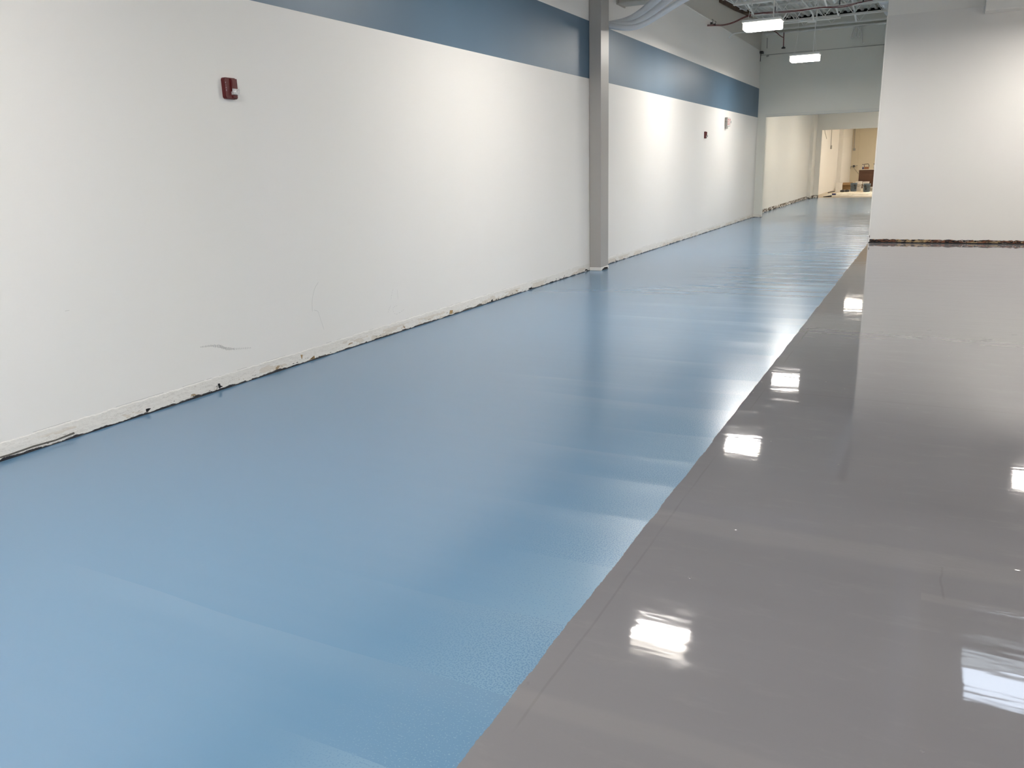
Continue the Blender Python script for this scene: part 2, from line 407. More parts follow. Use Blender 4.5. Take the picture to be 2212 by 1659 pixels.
# far wall with the wide opening
b = MB()
b.box(-4.72, -4.30, 24.3, 24.5, 0, 2.75); b.box(-4.72, -.97, 24.3, 24.5, 2.75, 5.215)
b.box(-1.15, -.97, 24.3, 24.5, 0, 2.75)
b.build('wall_far', 'wall_far', kind='structure')
b = MB(); b.box(-4.31, -1.15, 24.285, 24.3, 2.75, 2.772); b.box(-4.31, -1.15, 24.29, 24.3, 2.795, 2.812); b.build('trim_1', 'deck', kind='structure')
# corridor side wall behind the big right-hand wall, and the right-hand wall itself
b = MB(); b.box(-.97, -.80, 16.95, 24.5, 0, 5.6); b.build('wall_corridor', 'wall_plain', kind='structure')
b = MB(); b.box(-.97, 5.2, 16.75, 16.95, 0, 3.95); wr = b.build('wall_right', 'wall_right', kind='structure')
m = MB(); m.box(-.97, 5.2, 16.77, 16.95, 3.95, 5.3); m.build('wall_right_upper', 'wall_plain', kind='structure')
m = MB(); m.box(-.974, -.955, 16.744, 16.9, .012, 3.95); m.build('corner_bead', 'wall_plain', wr)
m = MB(); m.prism([(-.966, 16.7435, .11), (-.952, 16.7435, .145), (-.948, 16.7435, .10), (-.956, 16.7435, .085)], (0, .001, 0)); m.build('wall_chip', 'chip_grey', wr)
# side wall of the front room (out of frame to the right), back wall with storefront
b = MB(); b.box(5.0, 5.2, -6.3, 16.95, 0, 5.3); b.build('wall_side', 'wall_plain', kind='structure')
b = MB()
b.box(-4.72, 5.2, -6.3, -6.1, 0, .35); b.box(-4.72, 5.2, -6.3, -6.1, 3.1, 5.2)
wx = [-4.72, -4.2, -2.4, -2.2, -.4, -.2, 1.6, 1.8, 3.6, 5.2]
for i in range(0, 10, 2): b.box(wx[i], wx[i+1], -6.3, -6.1, .35, 3.1)
b.build('wall_back', 'wall_plain', kind='structure')
for i in range(4):
    x0, x1 = wx[2*i+1], wx[2*i+2]
    f = MB(); 
    for q in ((x0, x0+.05, .35, 3.1), (x1-.05, x1, .35, 3.1), (x0, x1, .35, .40), (x0, x1, 3.05, 3.1)): f.box(q[0], q[1], -6.24, -6.16, q[2], q[3])
    w = f.build('window_%d' % (i+1), 'steel_white', kind='structure')
    g = MB(); g.quad([(x0+.04, -6.2, .39), (x1-.04, -6.2, .39), (x1-.04, -6.2, 3.06), (x0+.04, -6.2, 3.06)]); g.build('pane', 'glass', w)

# ribbed roof deck, with an opening for the skylight
def deck(name, x0, x1, y0, y1, mat='deck'):
    m = MB(); pitch = .165; n = int(round((x1-x0)/pitch)); ys = [y0, y1] if not (y0 < 8 < y1) else [y0, 8., y1]
    prof = []
    for i in range(n):
        x = x0 + i*pitch
        prof += [(x, 0), (x+.055, 0), (x+.075, .045), (x+.145, .045)]
    prof.append((min(x0+n*pitch, x1), 0))
    for ya, yb in zip(ys, ys[1:]):
        A = [m.bm.verts.new((x, ya, deck_z(ya)+z)) for x, z in prof]; B = [m.bm.verts.new((x, yb, deck_z(yb)+z)) for x, z in prof]
        for i in range(len(prof)-1): m.bm.faces.new((A[i], A[i+1], B[i+1], B[i]))
    return m.build(name, mat, kind='structure')
SX0, SX1, SY0, SY1 = .90, 2.385, 9.8, 11.3
deck('ceiling', -4.52, SX0, -6.3, 24.42)
deck('ceiling.001', SX0, SX1+.0, -6.3, SY0); deck('ceiling.002', SX0, SX1+.0, SY1, 16.8)
deck('ceiling.003', SX1, 5.2, -6.3, 16.8)
b = MB()                                       # roof build-up above the deck keeps daylight out
def slab(x0, x1, y0, y1):
    za, zb = deck_z(y0)+.05, deck_z(y1)+.05
    b.prism([(x0, y0, za), (x0, y1, zb), (x0, y1, zb+.2), (x0, y0, za+.2)], (x1-x0, 0, 0))
for q in ((-4.8, SX0, -6.4, 8), (-4.8, SX0, 8, 24.6), (SX0, 5.3, -6.4, 8), (SX0, 5.3, 8, SY0), (SX0, 5.3, SY1, 17.0), (SX1, 5.3, SY0, SY1)): slab(*q)
b.build('ceiling_insulation', 'black', kind='structure')
b = MB(); zc = deck_z(10.5)
for q in ((SX0-.03, SX0, SY0, SY1), (SX1, SX1+.03, SY0, SY1), (SX0, SX1, SY0-.03, SY0), (SX0, SX1, SY1, SY1+.03)): b.box(q[0], q[1], q[2], q[3], zc-.03, zc+.42)
sk = b.build('window_5', 'deck', kind='structure')
g = MB(); g.box(SX0, SX1, SY0, SY1, zc+.40, zc+.41); g.build('pane', 'glass_clear', sk)
# black plate that paints the shade inside the flute ends at the far wall
b = MB(); b.box(-4.5, -.98, 24.40, 24.42, 5.215, 5.32); b.build('flute_shade_plate', 'black', kind='structure')
# dirty gap where deck meets the left wall
b = MB(); b.prism([(XL+.002, 19.2, deck_z(19.2)-.02), (XL+.002, 22.75, 5.20), (XL+.002, 22.75, 5.10), (XL+.002, 21.9, 5.06), (XL+.002, 20.8, 4.99), (XL+.002, 19.2, 4.93)], (.03, 0, 0)); b.build('trim_3', 'rust', kind='structure')
b = MB(); b.box(XL, XL+.012, 12, 24.3, 4.462, 4.474); b.build('trim_4', 'wall_plain', kind='structure')

# room beyond the far wall
b = MB(); b.box(-4.84, -4.64, 24.5, 37.6, 0, 5.6); b.box(-4.64, -4.52, 36.6, 37.6, 0, 5.6); b.build('wall_middle_room', 'wall_warm', kind='structure')
b = MB(); b.box(.6, .8, 24.5, 37.6, 0, 5.6); b.build('wall_middle_room_right', 'wall_plain', kind='structure')
b = MB(); b.box(-.97, .8, 24.4, 24.5, 0, 5.6); b.build('wall_middle_room_front', 'wall_plain', kind='structure')
b = MB(); b.box(-4.84, -4.32, 37.6, 37.75, 0, 2.78); b.box(-4.84, 1.4, 37.6, 37.75, 2.78, 5.6); b.box(-.6, 1.4, 37.6, 37.75, 0, 2.78)
b.build('wall_middle_room_far', 'wall_warm', kind='structure')
b = MB(); b.box(-4.84, 1.4, 24.5, 37.7, 5.30, 5.45); b.build('ceiling_middle_room', 'deck', kind='structure')
# back room
b = MB(); b.box(-4.9, -4.7, 37.75, 54.6, 0, 5.6); b.box(-4.7, -4.48, 48.6, 54.6, 0, 5.6); b.build('wall_back_room', 'wall_plain', kind='structure')
b = MB(); b.box(1.2, 1.4, 37.75, 54.6, 0, 5.6); b.build('wall_back_room_right', 'wall_plain', kind='structure')
b = MB(); b.box(-4.9, 1.4, 54.4, 54.6, 0, 5.6); b.box(-4.48, -4.1, 54.3, 54.4, 0, 5.6); b.build('wall_back_room_far', 'wall_beige', kind='structure')
b = MB(); b.box(-4.9, 1.4, 37.7, 54.6, 5.3, 5.45); b.build('ceiling_back_room', 'deck', kind='structure')

# ------------------------------------------------------------------ column
t = thing('steel_column', (-4.43, 11.6, 0), 'grey painted square steel column standing against the long white wall', 'column')
b = MB(); b.box(XL+.004, -4.337, 11.47, 11.79, .045, deck_z(11.6)-.01, .004); b.build('shaft', 'column', t)
b = MB(); b.box(XL+.004, -4.332, 11.462, 11.80, 0.0, .05, .006); b.build('base', 'wall_plain', t, label='chipped white foot of the column')
b = MB(); b.prism([(-4.3318, 11.50, .004), (-4.3318, 11.76, .004), (-4.3318, 11.74, .03), (-4.3318, 11.62, .038), (-4.3318, 11.53, .02)], (.002, 0, 0)); b.build('base_gap', 'chip_dark', t)

# ------------------------------------------------------------------ light fixtures
def fixture(loc, label, warm=False, group='hanging ceiling lights', L=.60):
    t = thing('hanging_light', loc, label, 'light', group)
    x, y, z = loc
    b = MB(); fs = b.box(x-L/2, x+L/2, y-.17, y+.17, z-.09, z+.02, .018, mi=1)
    for f in b.bm.faces: 
        f.normal_update(); f.material_index = 0 if f.normal.z < -.9 else 1
    b.build('lens', ['lens_warm' if warm else 'lens_main', 'lens_side'], t)
    b = MB(); b.box(x-L/2-.015, x+L/2+.015, y-.18, y+.18, z+.02, z+.06, .008); b.build('housing', 'steel_white', t)
    top = deck_z(y) - .05 if y < 24 else 5.3
    for sx in (-1, 1):
        c = MB()
        c.tube([(x+sx*L*.38, y-.12, z+.05), (x+sx*L*.30, y, z+.45)], .004, 6); c.tube([(x+sx*L*.38, y+.12, z+.05), (x+sx*L*.30, y, z+.45)], .004, 6)
        c.tube([(x+sx*L*.30, y, z+.45), (x+sx*L*.30, y, top)], .004, 6); c.build('hanger_wire', 'steel_white', t)
    b = MB(); b.tube([(x+L*.27, y+.02, z+.05), (x+L*.27, y+.03, z+.5), (x+L*.32, y+.05, z+.85), (x+L*.32, y+.05, top)], .012, 8, smooth=2); b.build('power_cord', 'steel_white', t)
    return t
LZ = 3.75
fixture((-2.76, 14.9, LZ), 'glowing white hanging light nearer the camera, below the roof joists')
fixture((-2.76, 20.0, LZ), 'smaller glowing white hanging light nearest the far wall above its opening')
fixture((-2.30, 8.0, LZ), 'hanging light out of view, mirrored in the grey floor lowest of the lamp reflections')
fixture((3.3, 9.6, LZ), 'added fill light over the grey floor in front of the right wall, out of view')  # unseen lamp added as fill for the left wall
fixture((3.3, 2.6, LZ), 'added fill light over the grey floor right of the camera, out of view')  # another fill lamp added outside the view
fixture((.9, -3.0, LZ), 'added fill light over the grey floor near the storefront windows, out of view')  # added behind the camera to lift the general fill
fixture((-2.45, 1.3, LZ), 'hanging light above the blue floor beside the camera')
fixture((-2.45, -2.6, LZ), 'hanging light over the blue floor near the storefront windows')
fixture((1.96, 14.9, LZ), 'hanging light before the big right wall, mirrored at the floor right edge')
fixture((-2.19, 32.1, LZ), 'hanging light in the room behind the far opening', True, 'lights in the rooms behind')
fixture((-2.19, 27.4, LZ), 'added unseen light just behind the wall above the far opening', True, 'lights in the rooms behind')  # extra lamp added to brighten the middle room walls
fixture((-.3, 28.6, LZ), 'added unseen light on the right side of the middle room, nearer the camera', True, 'lights in the rooms behind')  # added lamp hidden by the right wall, brightens the middle room
fixture((-.3, 34.8, LZ), 'added unseen light on the right side of the middle room, farther from the camera', True, 'lights in the rooms behind')  # added out of sight to brighten the middle room's far wall
fixture((-1.0, 51.6, LZ), 'added unseen light at the back of the last room', True, 'lights in the rooms behind')  # added out of sight to brighten the beige back wall
fixture((-.5, 42.5, LZ), 'added unseen light on the right side of the last room', True, 'lights in the rooms behind')  # extra hidden lamp added to lighten the last room's walls
fixture((-.6, 47.9, LZ), 'hanging light right of the brown cabinet in the last room', True, 'lights in the rooms behind')
fixture((-2.19, 41.5, LZ), 'hanging light over the plastic sheeting in the last room', True, 'lights in the rooms behind')
fixture((-1.0, 46.5, LZ), 'hanging light near the brown cabinet in the last room', True, 'lights in the rooms behind')

# ------------------------------------------------------------------ joists
def joist(y, x0, x1, label, group='open web roof joists', zb=None, zt=None):
    zt = (deck_z(y) - .012) if zt is None else zt
    zb = zt - .42 if zb is None else zb
    t = thing('roof_joist', (x0, y, zb), label, 'joist', group)
    for nm, z in (('bottom_chord', zb), ('top_chord', zt-.04)):
        m = MB(); xa = x0 + (.66 if nm == 'bottom_chord' else 0)
        for s in (-1, 1):
            m.box(xa, x1, min(y+s*.012, y+s*.047), max(y+s*.012, y+s*.047), z, z+.006); m.box(xa, x1, min(y+s*.008, y+s*.013), max(y+s*.008, y+s*.013), z, z+.038)
        m.build(nm, 'steel_white', t)
    m = MB(); n = max(2, int(round((x1-x0-.36)/.62))); dx = (x1-x0-.36)/n
    m.tube([(x0+.05, y, zt-.02), (x0+.68, y, zb+.02)], .009, 6); m.tube([(x0+.36, y, zt-.02), (x0+.68, y, zb+.02)], .006, 6)
    for i in range(n):
        a = x0+.36+i*dx
        m.tube([(a+.03, y, zt-.02), (a+dx/2, y, zb+.02)], .009, 6); m.tube([(a+dx/2, y, zb+.02), (a+dx-.03, y, zt-.02)], .009, 6)
    m.build('web', 'steel_white', t)
    return t
joist(22.75, XL+.01, -.98, 'white open web joist closest to the far wall')
joist(21.2, XL+.01, -.98, 'white open web joist just above the farther hanging light, second from the far wall')
J3 = joist(19.4, XL+.01, -.98, 'white open web joist carrying the red cables')
joist(17.6, XL+.01, -.98, 'white open web joist at the top edge of the view beside the big right wall')
for i, y in enumerate((15.6, 13.8, 12.0, 8.9, 7.1, 5.3, 3.5, 1.7, -.1, -1.9, -3.7)):
    joist(y, XL+.01, 4.99, 'white open web joist of the front room, above the top of the view', 'front room roof joists')
joist(10.45, XL+.01, 4.99, 'white open web joist passing under the skylight', 'front room roof joists')
for y in (26.3, 28.1, 29.9, 31.2, 33.5, 35.3):
    joist(y, -4.63, .59, 'white open web joist in the room behind the far opening', 'middle room roof joists', zt=5.29)
# girder and ledger at the far wall
b = MB(); b.box(-4.40, -.98, 24.18, 24.298, 4.862, 4.875); b.box(-4.40, -.98, 24.17, 24.182, 4.862, 4.895); b.build('wall_ledger_angle', 'steel_white')
tag(bpy.data.objects['wall_ledger_angle'], 'long white steel angle running along the top of the far wall', 'steel angle')
# cross bridging between the last joists
br = thing('joist_bridging', (-2.3, 19.4, 4.7), 'white diagonal bridging bars tying the roof joists together near the round duct', 'bridging')
for x, ya, yb in ((-3.80, 17.6, 19.4), (-2.25, 19.4, 21.2), (-2.0, 21.2, 22.75), (-2.3, 17.6, 19.4)):
    m = MB(); m.box(x-.018, x+.018, ya, yb, 0, .005)
    for v in m.bm.verts: v.co.z += (deck_z(ya)-.06) if abs(v.co.y-ya) < .01 else (deck_z(yb)-.43)
    m.build('brace', 'steel_white', br)
    m = MB(); m.box(x+.03, x+.066, ya, yb, 0, .005)
    for v in m.bm.verts: v.co.z += (deck_z(ya)-.43) if abs(v.co.y-ya) < .01 else (deck_z(yb)-.06)
    m.build('brace', 'steel_white', br)

# round duct running along the corridor top
b = MB(); b.tube([(-1.27, 17.0, 4.72), (-1.27, 23.0, 4.95)], .125, 20); b.tube([(-1.27, 20.4, 4.85), (-1.27, 20.45, 4.852)], .135, 20)
tag(b.build('round_duct', 'pipe_white'), 'fat round white duct in the top corner beside the big right wall', 'duct')

# thick painted pipes behind the column
def bent(name, pts, r, label, mat='pipe_white'):
    m = MB(); m.tube(pts, r, 16, smooth=3); return tag(m.build(name, mat), label, 'pipe')
bent('bent_pipe', [(XL+.005, 12.32, 3.565), (-4.25, 12.32, 3.585), (-4.05, 12.32, 3.665), (-3.80, 12.32, 3.84), (-3.45, 12.32, 4.08), (-3.2, 12.32, 4.15), (-1.0, 12.32, 4.14)], .055,
     'topmost of the three thick bent white pipes behind the grey column')
bent('bent_pipe', [(XL+.005, 12.21, 3.56), (-4.22, 12.21, 3.515), (-4.0, 12.21, 3.555), (-3.75, 12.21, 3.70), (-3.40, 12.21, 3.91), (-3.15, 12.21, 3.97), (-1.0, 12.21, 3.99)], .046,
     'middle of the three thick bent white pipes behind the grey column')
bent('bent_pipe', [(XL+.005, 12.10, 3.54), (-4.20, 12.10, 3.455), (-3.96, 12.10, 3.465), (-3.68, 12.10, 3.59), (-3.30, 12.10, 3.77), (-3.05, 12.10, 3.83), (-1.0, 12.10, 3.845)], .040,
     'lowest of the three thick bent white pipes behind the grey column')
b = MB(); b.box(-4.50, -3.85, 12.62, 12.95, 3.90, 4.16, .02); b.box(-4.515, -4.50, 12.60, 12.97, 3.89, 4.17)
tag(b.build('duct_stub', 'duct_beige'), 'beige duct stub coming out of the wall above the bent white pipes', 'duct')
# duct box on the right wall near the deck
b = MB(); b.box(.53, 1.15, 16.45, 16.768, 3.83, 4.86, .01)
tag(b.build('duct_box', 'wall_plain'), 'white boxed duct at the very top of the big right wall', 'duct')
# ducts seen only as mirror images
b = MB(); b.tube([(.2, 12.9, 4.3), (.2, 8.0, 4.25)], .16, 20)
tag(b.build('round_duct', 'pipe_white'), 'round duct hanging under the joists of the front room', 'duct')

# ------------------------------------------------------------------ fire alarms
def strobe(y0, z0, label):
    t = thing('fire_alarm_strobe', (XL, y0+.06, z0), label, 'fire alarm', 'red fire alarm strobes')
    yc, zc, x = y0+.06, z0+.0725, XL
    def rr(cy, cz, w, h, r, x0, d, n=5):
        m = MB(); pts = []
        for sy, sz, a0 in ((1, 1, 0), (-1, 1, 90), (-1, -1, 180), (1, -1, 270)):
            for i in range(n+1):
                a = math.radians(a0+90*i/n); pts.append((x0, cy+sy*(w/2-r)+r*math.cos(a), cz+sz*(h/2-r)+r*math.sin(a)))
        fs = m.prism(pts, (d, 0, 0))
        f = [q for q in fs if len(q.verts) > 4 and abs(q.calc_center_median().x-(x0+d)) < 1e-5]
        bmesh.ops.bevel(m.bm, geom=[e for e in f[0].edges], offset=.004, segments=2, affect='EDGES')
        return m
    rr(yc, zc, .120, .143, .018, x, .028).build('body', 'red', t)
    rr(yc+.026, zc+.022, .062, .088, .004, x+.026, .012).build('horn_cover', 'red', t)
    rr(yc+.026, zc+.034, .048, .050, .004, x+.037, .003).build('horn_grille', 'red', t)
    rr(yc+.028, zc-.056, .05, .018, .004, x+.026, .008).build('lower_cover', 'red', t)
    m = MB()                                             # faceted clear lens
    a = [(x+.026, yc-.002, zc-.044), (x+.026, yc+.059, zc-.044), (x+.026, yc+.059, zc+.001), (x+.026, yc-.002, zc+.001)]
    c = [(x+.052, yc+.004, zc-.040), (x+.052, yc+.056, zc-.040), (x+.052, yc+.056, zc-.003), (x+.052, yc+.004, zc-.003)]
    A = [m.bm.verts.new(p) for p in a]; Cc = [m.bm.verts.new(p) for p in c]
    mid = m.bm.verts.new((x+.060, yc+.03, zc-.021))
    for i in range(4):
        m.bm.faces.new((A[i], A[(i+1) % 4], Cc[(i+1) % 4], Cc[i])); m.bm.faces.new((Cc[i], Cc[(i+1) % 4], mid))
    m.bm.faces.new(A[::-1]); m.build('strobe_lens', 'strobe', t, label='clear faceted strobe lens')
    # F I R E, stacked
    G = {'F': [(0, 0, .22, 1), (0, .8, 1, 1), (0, .42, .8, .6)], 'I': [(.38, 0, .62, 1)], 'E': [(0, 0, .22, 1), (0, .8, 1, 1), (0, .42, .8, .6), (0, 0, 1, .2)],
         'R': [(0, 0, .22, 1), (0, .82, .9, 1), (0, .42, .9, .6), (.7, .5, .92, .95), (.5, .2, .75, .5), (.72, 0, .98, .25)]}
    m = MB()
    for i, ch in enumerate('FIRE'):
        for u0, v0, u1, v1 in G[ch]:
            yb, zb_ = yc-.050, zc+.030-i*.0165
            m.box(x+.0275, x+.0288, yb+u0*.008, yb+u1*.008, zb_+v0*.0105, zb_+v1*.0105)
    m.build('lettering', 'text_white', t)
    return t
strobe(4.455, 2.045, 'large red fire alarm strobe high on the near part of the white wall')
strobe(18.27, 2.06, 'small distant red fire alarm strobe on the white wall beyond the column')

# ------------------------------------------------------------------ exit sign
t = thing('exit_sign', (XL, 20.35, 2.36), 'white and red EXIT sign with two lamp heads on the white wall', 'exit sign')
b = MB(); b.box(XL, XL+.065, 20.20, 20.52, 2.375, 2.575, .006); b.build('housing', 'grey_plastic', t)
b = MB(); b.box(XL+.065, XL+.071, 20.205, 20.515, 2.38, 2.57, .002); b.build('face', 'sign_white', t)
m = MB()
G = {'E': [(0, 0, .25, 1), (0, .8, 1, 1), (0, .4, .85, .6), (0, 0, 1, .2)], 'I': [(.36, 0, .64, 1)], 'T': [(.37, 0, .63, 1), (0, .8, 1, 1)]}
for i, ch in enumerate('EXIT'):
    y = 20.225+i*.072; w = .058; z = 2.405; h = .14; x = XL+.0705
    if ch == 'X':
        for s in (0, 1):
            a, c = (0, .76) if s == 0 else (.76, 0)
            m.prism([(x, y+w*a, z), (x, y+w*(a+.24), z), (x, y+w*(c+.24), z+h), (x, y+w*c, z+h)], (.0015, 0, 0))
    else:
        for u0, v0, u1, v1 in G[ch]: m.box(x, x+.0015, y+u0*w, y+u1*w, z+v0*h, z+v1*h)
m.build('lettering', 'sign_red', t)
for yy, sg in ((20.15, -1), (20.57, 1)):
    m = MB(); m.lathe([(.018, 0), (.026, .008), (.03, .045), (.026, .05)], (XL+.03, yy, 2.485), 16, 'x'); m.build('lamp_head', 'sign_white' if sg > 0 else 'grey_plastic', t)
    m = MB(); m.tube([(XL+.03, yy, 2.485), (XL+.03, yy-sg*.06, 2.475)], .009, 8); m.build('lamp_arm', 'dark', t)
b = MB(); b.box(XL, XL+.05, 20.21, 20.36, 2.325, 2.376, .004); b.build('battery_box', 'grey_plastic', t)

# ------------------------------------------------------------------ small things high on the walls
b = MB(); b.box(XL, -4.44, 24.12, 24.298, 4.40, 4.46); t0 = b.build('black_bracket', 'dark'); tag(t0, 'small black box bracket in the top corner where white and far wall meet', 'bracket')
b = MB(); b.tube([(XL+.02, 24.2, 4.40), (XL+.015, 24.2, 4.3), (XL+.012, 24.2, 4.2)], .008, 6); b.build('loose_wire', 'black', t0)
t = thing('sprinkler_drop', (-3.89, 24.0, 4.46), 'dark red pipe hanging in front of the far wall with a round head', 'sprinkler')
b = MB(); b.tube([(-3.89, 24.0, 4.86), (-3.88, 24.0, 4.50)], .011, 8); b.build('drop_pipe', 'red_wire', t)
b = MB(); b.lathe([(.0, 4.45), (.05, 4.455), (.055, 4.48), (.02, 4.50), (.012, 4.51)], (-3.88, 24.0, 0), 14); b.build('head', 'dark', t)
b = MB(); b.tube([(-4.1, 22.7, 4.86), (-3.99, 23.4, 4.80), (-3.93, 23.8, 4.74), (-3.89, 24.0, 4.73)], .012, 8, smooth=1); b.build('feed_cable', 'red_wire', t)
# red cables: sagging from the wall, then laced along the joist
r = thing('red_cable_run', (-4.5, 19.3, 4.6), 'pair of thin red cables sagging from the white wall and tied along a roof joist', 'cable')
for k, dz in enumerate((0, -.018)):
    m = MB()
    m.tube([(XL+.03, 18.15, 4.33+dz), (XL+.03, 18.8, 4.42+dz), (XL+.04, 19.45, 4.50+dz), (-4.25, 19.5, 4.54+dz), (-4.0, 19.42, 4.62+dz), (-3.75, 19.36, 4.655+dz), (-3.2, 19.36, 4.63+dz), (-2.8, 19.36, 4.62+dz), (-2.4, 19.36, 4.63), (-2.0, 19.36, 4.61+dz*2), (-1.6, 19.36, 4.65), (-1.42, 19.36, 4.66)], .0085, 6, smooth=2)
    m.build('cable', 'red_wire', r)
for y in (18.5, 18.75):
    m = MB(); m.box(XL+.001, XL+.05, y-.012, y+.012, 4.39, 4.43); m.tube([(XL+.045, y, 4.43), (XL+.06, y, 4.47), (XL+.03, y, 4.49)], .006, 6); m.build('clamp', 'dark', r)
for x in (-3.35, -2.05, -1.6):
    m = MB(); m.box(x-.012, x+.012, 19.34, 19.37, 4.64, 4.74); m.build('tie', 'dark', r)
b = MB(); b.box(-4.0, -3.84, 19.33, 19.47, 4.665, 4.70, .005); b.prism([(-3.98, 19.40, 4.70), (-3.86, 19.40, 4.70), (-3.90, 19.40, 4.78)], (0, .01, 0)); b.build('joist_end_plate', 'rust', J3, label='rusty brown end of the bottom chord')
# thin conduit that swings out from the wall and up
b = MB(); b.tube([(XL+.03, 20.2, 4.33), (-4.40, 20.1, 4.39), (-4.1, 19.9, 4.375), (-3.7, 19.7, 4.365), (-3.4, 19.6, 4.37), (-3.25, 19.55, 4.43), (-3.12, 19.5, 4.62)], .015, 8, smooth=2)
tag(b.build('thin_conduit', 'steel_white'), 'thin white conduit curving out from the wall under the nearer hanging light', 'conduit')
# conduits looped at the end of the joists
t = thing('hanging_conduit_loops', (-2.1, 24.0, 4.6), 'cluster of white cable loops hanging from the steel angle at the far wall', 'cable loops')
for k, (x, zz, r_) in enumerate(((-2.22, 4.60, .05), (-2.12, 4.62, .04), (-2.04, 4.62, .05))):
    m = MB(); m.tube([(x+.04, 24.2, 4.858), (x, 24.2, zz+.06), (x-.01, 24.2, zz), (x+.02, 24.2, zz-.03), (x+.05, 24.2, zz), (x+.05, 24.2, zz+.07), (x+.07, 24.2, 4.858)], .011, 8, smooth=2); m.build('loop', 'steel_white', t)
m = MB(); m.tube([(-2.1, 24.2, 4.86), (-1.98, 24.2, 4.70), (-1.96, 24.2, 4.62), (-1.96, 24.2, 4.46), (-1.93, 24.2, 4.42), (-1.90, 24.2, 4.45)], .013, 8, smooth=2); m.build('hook', 'steel_white', t)
# conduit along the deck and junction boxes
t = thing('ceiling_conduit', (-3.0, 21.15, 4.7), 'white conduit with junction box running under the second joist from the far wall', 'conduit')
m = MB(); m.tube([(-4.0, 21.15, 4.655), (-2.6, 21.15, 4.655), (-2.2, 21.15, 4.655)], .016, 8); m.build('pipe_run', 'steel_white', t)
m = MB(); m.box(-2.90, -2.72, 21.09, 21.17, 4.61, 4.66, .005); m.build('junction_box', 'steel_white', t)
m = MB(); m.tube([(-2.78, 21.1, 4.66), (-2.79, 21.0, 4.80), (-2.9, 20.6, 4.92), (-2.95, 20.0, 4.98)], .02, 8, smooth=2); m.build('riser', 'steel_white', t)
b = MB(); b.box(-3.50, -3.28, 17.9, 18.1, 4.62, 4.82, .006); tag(b.build('junction_box', 'steel_white'), 'small white square electrical box under the deck at the top edge of the view', 'electrical box')
b = MB()
b.tube([(-4.30, 24.27, 4.345), (-4.36, 24.27, 4.33)], .02, 8); b.tube([(-4.30, 24.27, 4.36), (-.98, 24.27, 4.375)], .005, 6)
tag(b.build('wall_cable', 'grey_plastic'), 'thin cable stretched across the far wall above its opening', 'cable')
b = MB(); b.tube([(-4.365, 24.28, 4.80), (-4.36, 24.28, 4.53)], .006, 6); tag(b.build('dangling_chain', 'dark'), 'short dark chain dangling against the far wall beside the white wall corner', 'chain')

# ------------------------------------------------------------------ things in the back rooms
b = MB(); b.tube([(-4.58, 37.50, 0), (-4.58, 37.50, .16), (-4.57, 37.48, .19)], .028, 10); b.lathe([(.03, 0), (.042, .0), (.042, .05), (.03, .06)], (-4.58, 37.5, 0), 10)
tag(b.build('pipe_stub', 'copper'), 'short brown capped pipe standing at the foot of the middle room corner', 'pipe')
def drop(name, pts, box, label, r=.012, mat='grey_plastic'):
    t = thing(name, pts[-1], label, 'conduit')
    m = MB(); m.tube(pts, r, 8, smooth=1); m.build('conduit', mat, t)
    if box: m = MB(); m.box(*box, .004); m.build('outlet_box', mat, t)
drop('hanging_cable', [(-4.68, 41.5, 3.3), (-4.68, 41.7, 2.85), (-4.68, 42.6, 2.6), (-4.68, 42.7, 2.55)], None, 'loose cable hanging at the top left of the last room opening', .01)
drop('wall_conduit', [(-4.685, 44.6, 3.6), (-4.685, 44.8, 2.3)], (-4.699, -4.64, 44.72, 44.92, 2.10, 2.28), 'straight conduit with outlet box on the left wall of the last room', .012)
drop('wall_conduit', [(-4.40, 54.27, 3.6), (-4.36, 54.27, 2.2)], (-4.42, -4.28, 54.20, 54.299, 2.08, 2.22), 'straight conduit with outlet box in the far corner of the last room', .014)
t = thing('gas_pipe', (-4.3, 54.2, 1.2), 'horizontal pipe with a valve on the far wall left of the brown cabinet', 'pipe')
m = MB(); m.tube([(-4.47, 54.2, 1.16), (-4.09, 54.2, 1.22)], .02, 10); m.tube([(-4.47, 54.2, 1.16), (-4.47, 54.2, 1.02)], .016, 8); m.build('pipe_run', 'grey_plastic', t)
m = MB(); m.box(-4.34, -4.24, 54.14, 54.24, 1.14, 1.24, .01); m.build('valve', 'dark', t)
m = MB(); m.tube([(-4.32, 54.22, 1.12), (-4.0, 54.22, .72)], .009, 6); m.build('hose', 'dark', t)

